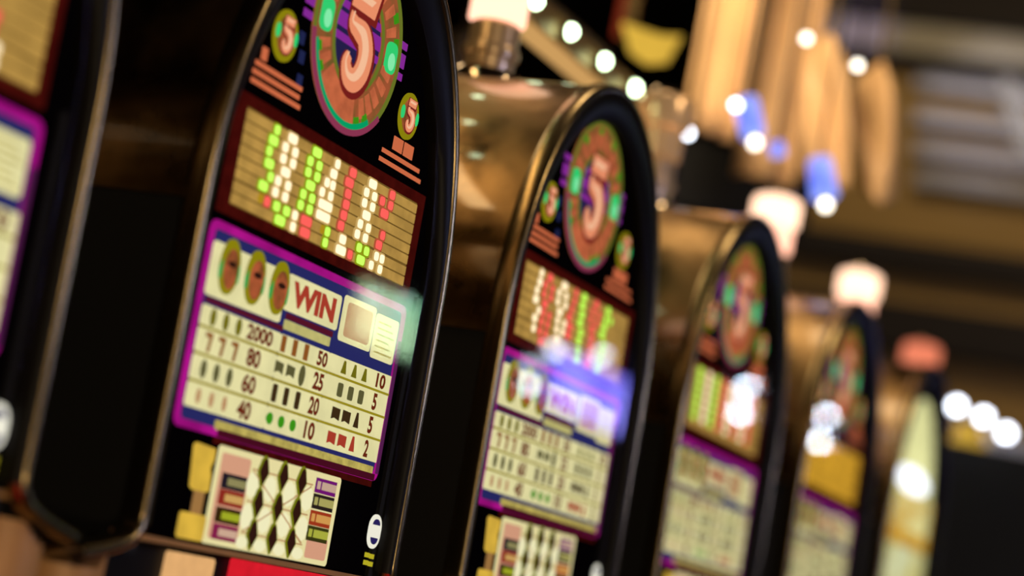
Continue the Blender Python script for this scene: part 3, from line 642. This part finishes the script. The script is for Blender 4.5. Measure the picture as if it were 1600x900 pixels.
for x in (0.25, 1.66): gbuild(MB().obox((x, 0.31, 1.98), (0.03, 0, 0), (0, 0.12, 0.10), (0, 0, 0.02)), 'rail_bracket', 'rail_olive')
for x in (0.5, 1.62): gbuild(MB().box(x, x + 0.04, 0.60, 0.64, 0.0, 2.12), 'post', 'rail_olive')
for x in (0.5, 1.62): gbuild(MB().box(x, x + 0.04, 0.44, 0.64, 2.08, 2.12), 'rail_arm', 'rail_olive')
for i, x in enumerate((0.54, 0.69, 0.835, 0.98, 1.125, 1.27, 1.42, 1.568)):
    b = gbuild(MB().sphere((x, 0.250, 1.992), 0.0105), 'bulb', 'bulb_green', smooth=True)
    sk = MB().lathe([(0.011, 0), (0.011, 0.012), (0.007, 0.014)], 14, (x, 0.264, 1.992), (0, -1, 0)); gbuild(sk, 'bulb_socket', 'rail_olive', b, True)
    b['kind'] = 'part'
    del b['kind']
# yellow sign behind it
p0 = at(1012, 70, 4.3)
ys = empty('yellow_sign', (p0.x, p0.y, 0)); tag(ys, 'small lit yellow sign panel behind the dark overhead rail', 'sign')
def rel(mb, o): mb.v = [(x - o.x, y - o.y, z - o.z) for x, y, z in mb.v]; return mb
def upr(o, a, b): return (o + RIGHT * a + Vector((0, 0, b)))
mb = MB(); pts = [(-0.055, 0.035), (-0.030, -0.015), (0.005, -0.032), (0.045, -0.022), (0.062, 0.030), (0.020, 0.024)]
f_ = [upr(p0, a, b) for a, b in pts]; bk = [v + FWDH * 0.03 for v in f_]; n = len(pts)
mb.add(f_ + bk, [tuple(range(n)), tuple(range(2 * n - 1, n - 1, -1))] + [(i, (i + 1) % n, (i + 1) % n + n, i + n) for i in range(n)])
rel(mb, Vector((p0.x, p0.y, 0))).build('sign_panel', 'yellow_sign', ys)
q = at(983, 10, 4.35); mb = MB().obox(q - RIGHT * 0.02 - Vector((0, 0, 0.06)), RIGHT * 0.035, FWDH * 0.02, (0, 0, 0.16))
rel(mb, Vector((p0.x, p0.y, 0))).build('red_panel', 'red_sign', ys)
mb = MB().obox((p0.x, p0.y + 0.04, p0.z), (0.02, 0, 0), (0, 0.02, 0), (0, 0, 4.6 - p0.z)); rel(mb, Vector((p0.x, p0.y, 0))).build('hanger', 'rail_olive', ys)

# ------------------------------------------------------------------ gold drapes with lamps, above the fourth and fifth machines
def drape(name, label, px0, px1, py_top, py_bot, Z, folds, round_top=0.0, point=0.0, amp=0.03, seed=0, lean=0.0):
    c = at((px0 + px1) / 2, py_bot, Z); k = Z / FPX
    W = (px1 - px0) * k; H = (py_bot - py_top) * k
    root_o = Vector((c.x, c.y, c.z)); nu, nv = 48, 26; vs = []
    rnd = random.Random(seed); ph = rnd.random() * 6
    for j in range(nv + 1):
        v = j / nv
        for i in range(nu + 1):
            u = i / nu * 2 - 1
            wv = (1 - round_top * max(0, (v - 0.75) / 0.25) ** 2.5) * (0.82 + 0.18 * min(1, v * 1.6) if point else 1)
            x = u * W / 2 * wv + lean * v * H
            z = v * H + point * H * abs(u) ** 1.5 * (1 - v)
            d = amp * (0.5 + 0.5 * v) * math.cos(folds * pi * u + ph + 0.8 * math.sin(2.2 * v + ph)) + 0.02 * math.sin(5 * v + 3 * u) - 0.05 * (1 - u * u)
            p = root_o + RIGHT * x + Vector((0, 0, z)) + FWDH * d
            vs.append(p - root_o)
    fs = [(j * (nu + 1) + i, j * (nu + 1) + i + 1, (j + 1) * (nu + 1) + i + 1, (j + 1) * (nu + 1) + i) for j in range(nv) for i in range(nu)]
    me = bpy.data.meshes.new(name); me.from_pydata([tuple(v) for v in vs], [], fs); me.materials.append(MATS['drape_gold'])
    for p in me.polygons: p.use_smooth = True
    o = bpy.data.objects.new(name, me); COL.objects.link(o); o.location = root_o
    m = o.modifiers.new('thick', 'SOLIDIFY'); m.thickness = 0.008
    if round_top:
        MB().lathe([(0.004, 0), (0.004, 4.6 - c.z - H * 0.96)], 8, tuple(FWDH * -0.04 + RIGHT * (lean * H * 0.96) + Vector((0, 0, H * 0.96)))).build('hanging_cord', 'rail_olive', o)
    return tag(o, label, 'drape', 'gold drapes')
drape('gold_drape', 'long gold drape with vertical folds hanging behind the third candle lamp', 1062, 1150, -900, 215, 4.6, 3, amp=0.022, seed=1)
drape('gold_drape', 'wide gold drape running up out of the photo, right of the long folded one', 1142, 1238, -900, 285, 4.9, 2, amp=0.025, seed=4)
drape('gold_drape', 'short gold drape swag with a round top under the left white bulb', 1250, 1326, 58, 290, 4.6, 1, 0.8, amp=0.02, seed=2, lean=-0.15)
drape('gold_drape', 'rightmost gold drape swag tapering to a tail above the tan wall', 1334, 1404, 104, 325, 4.75, 1, 0.8, 0.1, amp=0.02, seed=3, lean=-0.17)
def globe(px, py, Z, r, mat, label, stem=0.25):
    p = at(px, py, Z); o = empty('globe_bulb', p); tag(o, label, 'bulb', 'round bulbs over the row')
    MB().sphere((0, 0, 0), r).build('bulb', mat, o, True)
    MB().lathe([(r * 0.55, 0), (r * 0.55, r * 1.2), (r * 0.3, r * 1.4)], 12, (0, 0, r * 0.75)).build('socket', 'rail_olive', o, True)
    MB().lathe([(0.0025, 0), (0.0025, 4.6 - p.z - r * 1.9)], 8, (0, 0, r * 1.9)).build('cord', 'black_matte', o)
    return o
globe(1260, 60, 4.2, 0.008, 'bulb_far', 'round white bulb at the top left of the round gold swag')
globe(1340, 102, 4.2, 0.008, 'bulb_far', 'round white bulb between the two gold swags')
globe(1075, 208, 4.2, 0.008, 'bulb_white', 'cool white bulb low beside the third candle lamp')
def spot_lamp(px0, py0, px1, py1, Z, r0, r1, label, bulb=True, glint=None):
    a, b = at(px0, py0, Z), at(px1, py1, Z); o = empty('blue_lamp', b); tag(o, label, 'lamp', 'blue lamps over the row')
    ax = (a - b); L = ax.length
    MB().lathe([(r1 * 0.8, 0), (r1, 0.004), (r0, L * 0.9), (r0 * 0.7, L)], 24, (0, 0, 0), ax.normalized()).build('shade', 'blue_lamp', o, True)
    if bulb: MB().sphere((-ax.normalized() * 0.010).to_tuple(), 0.010).build('bulb', 'bulb_far', o, True)
    MB().lathe([(0.003, 0), (0.003, 4.6 - a.z)], 8, tuple(a - b)).build('rod', 'black_matte', o)
    return o
spot_lamp(1163, 152, 1178, 215, 4.3, 0.024, 0.022, 'blue glowing lamp tilted to the left, under the wide gold drape')
spot_lamp(1212, 222, 1217, 245, 4.3, 0.014, 0.014, 'smallest blue lamp, a short round one between the two longer blue lamps', bulb=False)
spot_lamp(1280, 245, 1289, 312, 4.3, 0.022, 0.026, 'long blue lamp with white bulb beneath the gold swags')
globe(1150, 164, 4.25, 0.008, 'bulb_white', 'white glint on the tilted blue lamp, made as a glowing ball')  # the blue lamp's white glint, made as a small glowing ball

sb = at(1160, 285, 5.3); o = empty('dark_board', sb); tag(o, 'added black board darkening the area below the gold drapes behind the lamps', 'dark_board')  # black board added to make this area dark
MB().obox(-RIGHT * 0.16 - Vector((0, 0, 0.085)), RIGHT * 0.33, FWDH * 0.06, (0, 0, 0.16)).build('board', 'black_matte', o)
for a in (-0.12, 0.12): MB().obox(RIGHT * a + FWDH * 0.02 + Vector((0, 0, 0.075)), RIGHT * 0.012, FWDH * 0.012, (0, 0, 4.6 - sb.z - 0.075)).build('hanger', 'black_matte', o)
# ------------------------------------------------------------------ louvred vent and sign on the far wall
lv = empty('louvre_vent', (W0 + nW * 0.02).to_tuple()); tag(lv, 'grey louvred panel high on the tan far wall at the right', 'vent')
base = W0 + nW * 0.02
def lvb(mb, name, mat): mb.v = [tuple(Vector(v) - base) for v in mb.v]; return mb.build(name, mat, lv)
for yc in (142, 196, 246, 292):
    z = zW(yc); s0, s1 = sW(1432, yc), S1 - 0.02
    o = base + dW * s0 + nW * 0.09; o.z = z - 0.035
    lvb(MB().obox(o, dW * (s1 - s0), -nW * 0.09 + Vector((0, 0, 0.05)), Vector((0, 0, 0.03)) + nW * 0.01), 'slat', 'slat_grey')
o = base + dW * sW(1560, 120) + nW * 0.10; o.z = zW(120) - 0.02
e_ = base + dW * sW(1602, 225) + nW * 0.10; e_.z = zW(240)
lvb(MB().obox(o, e_ - o, dW * 0.09, -nW * 0.03), 'brace', 'brace_grey')
# end sign with three globes
ka, kc = at(1495, 640, 6.0), at(1576, 682, 6.0)
es = empty('end_sign', (ka.x, ka.y, 0)); tag(es, 'black end kiosk with lit yellow header and three white globe bulbs', 'kiosk')
dirk = Vector((kc.x - ka.x, kc.y - ka.y, 0)).normalized(); nk = Vector((-dirk.y, dirk.x, 0)); nk = nk if nk.dot(FWDH) > 0 else -nk
def kb(mb, name, mat, sm=False, par=None): mb.v = [tuple(Vector(v) - Vector((ka.x, ka.y, 0))) for v in mb.v]; return mb.build(name, mat, par or es, sm)
kz = at(1500, 692, 6.0).z
o = Vector((ka.x, ka.y, 0)) - dirk * 0.06
kb(MB().obox(o, dirk * 0.60, nk * 0.3, (0, 0, kz)), 'body', 'black_matte')
kb(MB().obox(o + Vector((0, 0, kz)), dirk * 0.155, nk * 0.05, (0, 0, 0.05)), 'header', 'yellow_sign')
kb(MB().obox(o + Vector((0, 0, kz)) + dirk * 0.155, dirk * 0.445, nk * 0.05, (0, 0, 0.035)), 'header_end', 'slat_grey')
for px, py in ((1495, 635), (1537, 652), (1572, 677)):
    p = at(px, py, 5.86)
    h = kb(MB().sphere(tuple(p), 0.017), 'globe', 'bulb_white', True)
    kb(MB().lathe([(0.009, 0), (0.009, max(0.01, p.z - 0.012 - kz))], 12, (p.x, p.y, kz)), 'stem', 'chrome', True, h)

# ------------------------------------------------------------------ across the aisle: lamps and screens that mirror in the glass
def mirror(px, py, ym):
    d = at(px, py, 1.0) - CAM; t = (ym - CAM.y) / d.y; p = CAM + d * t
    n = Vector((0, -1, TILT)).normalized(); q = Vector((0, -0.0085, 1.40))          # the reclined pane
    return p - n * (2 * (p - q).dot(n))
AIS = 'lamps across the aisle, seen mirrored in the glass'
for px, py, lab in ((865, 548, 'upper'), (831, 570, 'middle'), (827, 602, 'lower'), (940, 556, 'right')):
    p = mirror(px, py, 1.40 if lab == 'lower' else 1.55); o = empty('aisle_lamp', p); tag(o, 'globe lamp mirrored as the %s pale disc on the second machine' % lab, 'lamp', AIS)
    MB().sphere((0, 0, 0), 0.012).build('globe', 'bulb_aisle', o, True); MB().lathe([(0.004, 0), (0.004, 4.6 - p.z - 0.02)], 8, (0, 0, 0.012)).build('rod', 'black_matte', o)
for px, py, lab in ((1168, 605, 'upper pale disc on the third machine'), (1157, 645, 'lower pale disc on the third machine'), (1292, 650, 'upper pale disc on the fourth machine'), (1280, 690, 'lower pale disc on the fourth machine'),
                    (585, 462, 'left pale disc on the nearest machine'), (630, 470, 'right pale disc on the nearest machine')):
    p = mirror(px, py, 1.55); o = empty('aisle_lamp', p); tag(o, 'globe lamp mirrored as the ' + lab, 'lamp', AIS)
    MB().sphere((0, 0, 0), 0.012).build('globe', 'bulb_aisle_bright' if px > 1000 else 'bulb_aisle_dim', o, True); MB().lathe([(0.004, 0), (0.004, 4.6 - p.z - 0.02)], 8, (0, 0, 0.012)).build('rod', 'black_matte', o)
def screen(px0, py0, px1, py1, mat, label):
    a, b = mirror(px0, py0, 1.6), mirror(px1, py1, 1.6)
    x0, x1 = min(a.x, b.x), max(a.x, b.x); y = a.y; m_ = (px0 + px1) / 2
    z0, z1 = mirror(m_, py1, 1.6).z, mirror(m_, py0, 1.6).z
    o = empty('video_screen', ((x0 + x1) / 2, y, 0)); tag(o, label, 'screen', 'video screens across the aisle')
    cx = (x0 + x1) / 2
    MB().box(x0 - cx, x1 - cx, 0.0, 0.01, z0, z1).build('panel', mat, o)
    MB().box(x0 - cx - 0.03, x1 - cx + 0.03, -0.06, -0.001, z0 - 0.03, z1 + 0.03).build('case', 'black_gloss', o)
    MB().box(-0.05, 0.05, -0.06, -0.01, 0, z0 - 0.03).build('stand', 'black_matte', o)
    return o
screen(862, 565, 966, 655, 'blue_screen', 'blue-violet screen mirrored in the glass of the second machine')
screen(562, 455, 645, 545, 'green_screen', 'pale green screen mirrored in the glass of the nearest machine')
# ------------------------------------------------------------------ glowing panels overhead and a light column, added for reflections on barrels and rims
for i in range(2):
    o = empty('added_glow_panel', (2.0 + 1.6 * i, 1.05, 4.6)); tag(o, '%s added warm glow panel under the ceiling, for reflections on the barrels' % ('nearer', 'farther')[i], 'light panel', 'added ceiling glow panels')
    MB().box(-0.7, 0.7, -0.14, 0.14, -0.03, -0.012).build('diffuser', 'ceiling_glow', o); MB().box(-0.73, 0.73, -0.17, 0.17, -0.012, 0.0).build('frame', 'rail_olive', o)
o = empty('added_light_column', (1.0, -2.4, 0)); tag(o, 'added blue-white light column across the aisle, for highlights on the chrome rims', 'light column')
MB().lathe([(0.13, 1.62), (0.13, 2.02)], 24).build('tube', 'column_glow', o, True); MB().lathe([(0.14, 0), (0.14, 0.03), (0.13, 0.06), (0.13, 1.62)], 24).build('stand', 'black_matte', o, True)
# ------------------------------------------------------------------ unseen lights added for the far wall and the drapes
pw = wall_pt(1480, 330, 2.2); pw.z = 3.9
light('wall_wash_light', 'AREA', pw, 20, (1.0, 0.78, 0.42), wall_pt(1480, 350), 0.6)
light('violet_light', 'SPOT', wall_pt(1330, -60, 0.7), 7, (0.45, 0.4, 1.0), wall_pt(1330, 40), 0.05, 40)
light('white_light', 'SPOT', wall_pt(1580, -60, 1.2), 26, (0.85, 0.85, 1.0), wall_pt(1550, 190), 0.05, 34)
light('drape_light', 'SPOT', at(1130, -300, 3.9), 60, (1.0, 0.80, 0.56), at(1230, 120, 4.8), 0.1, 60)
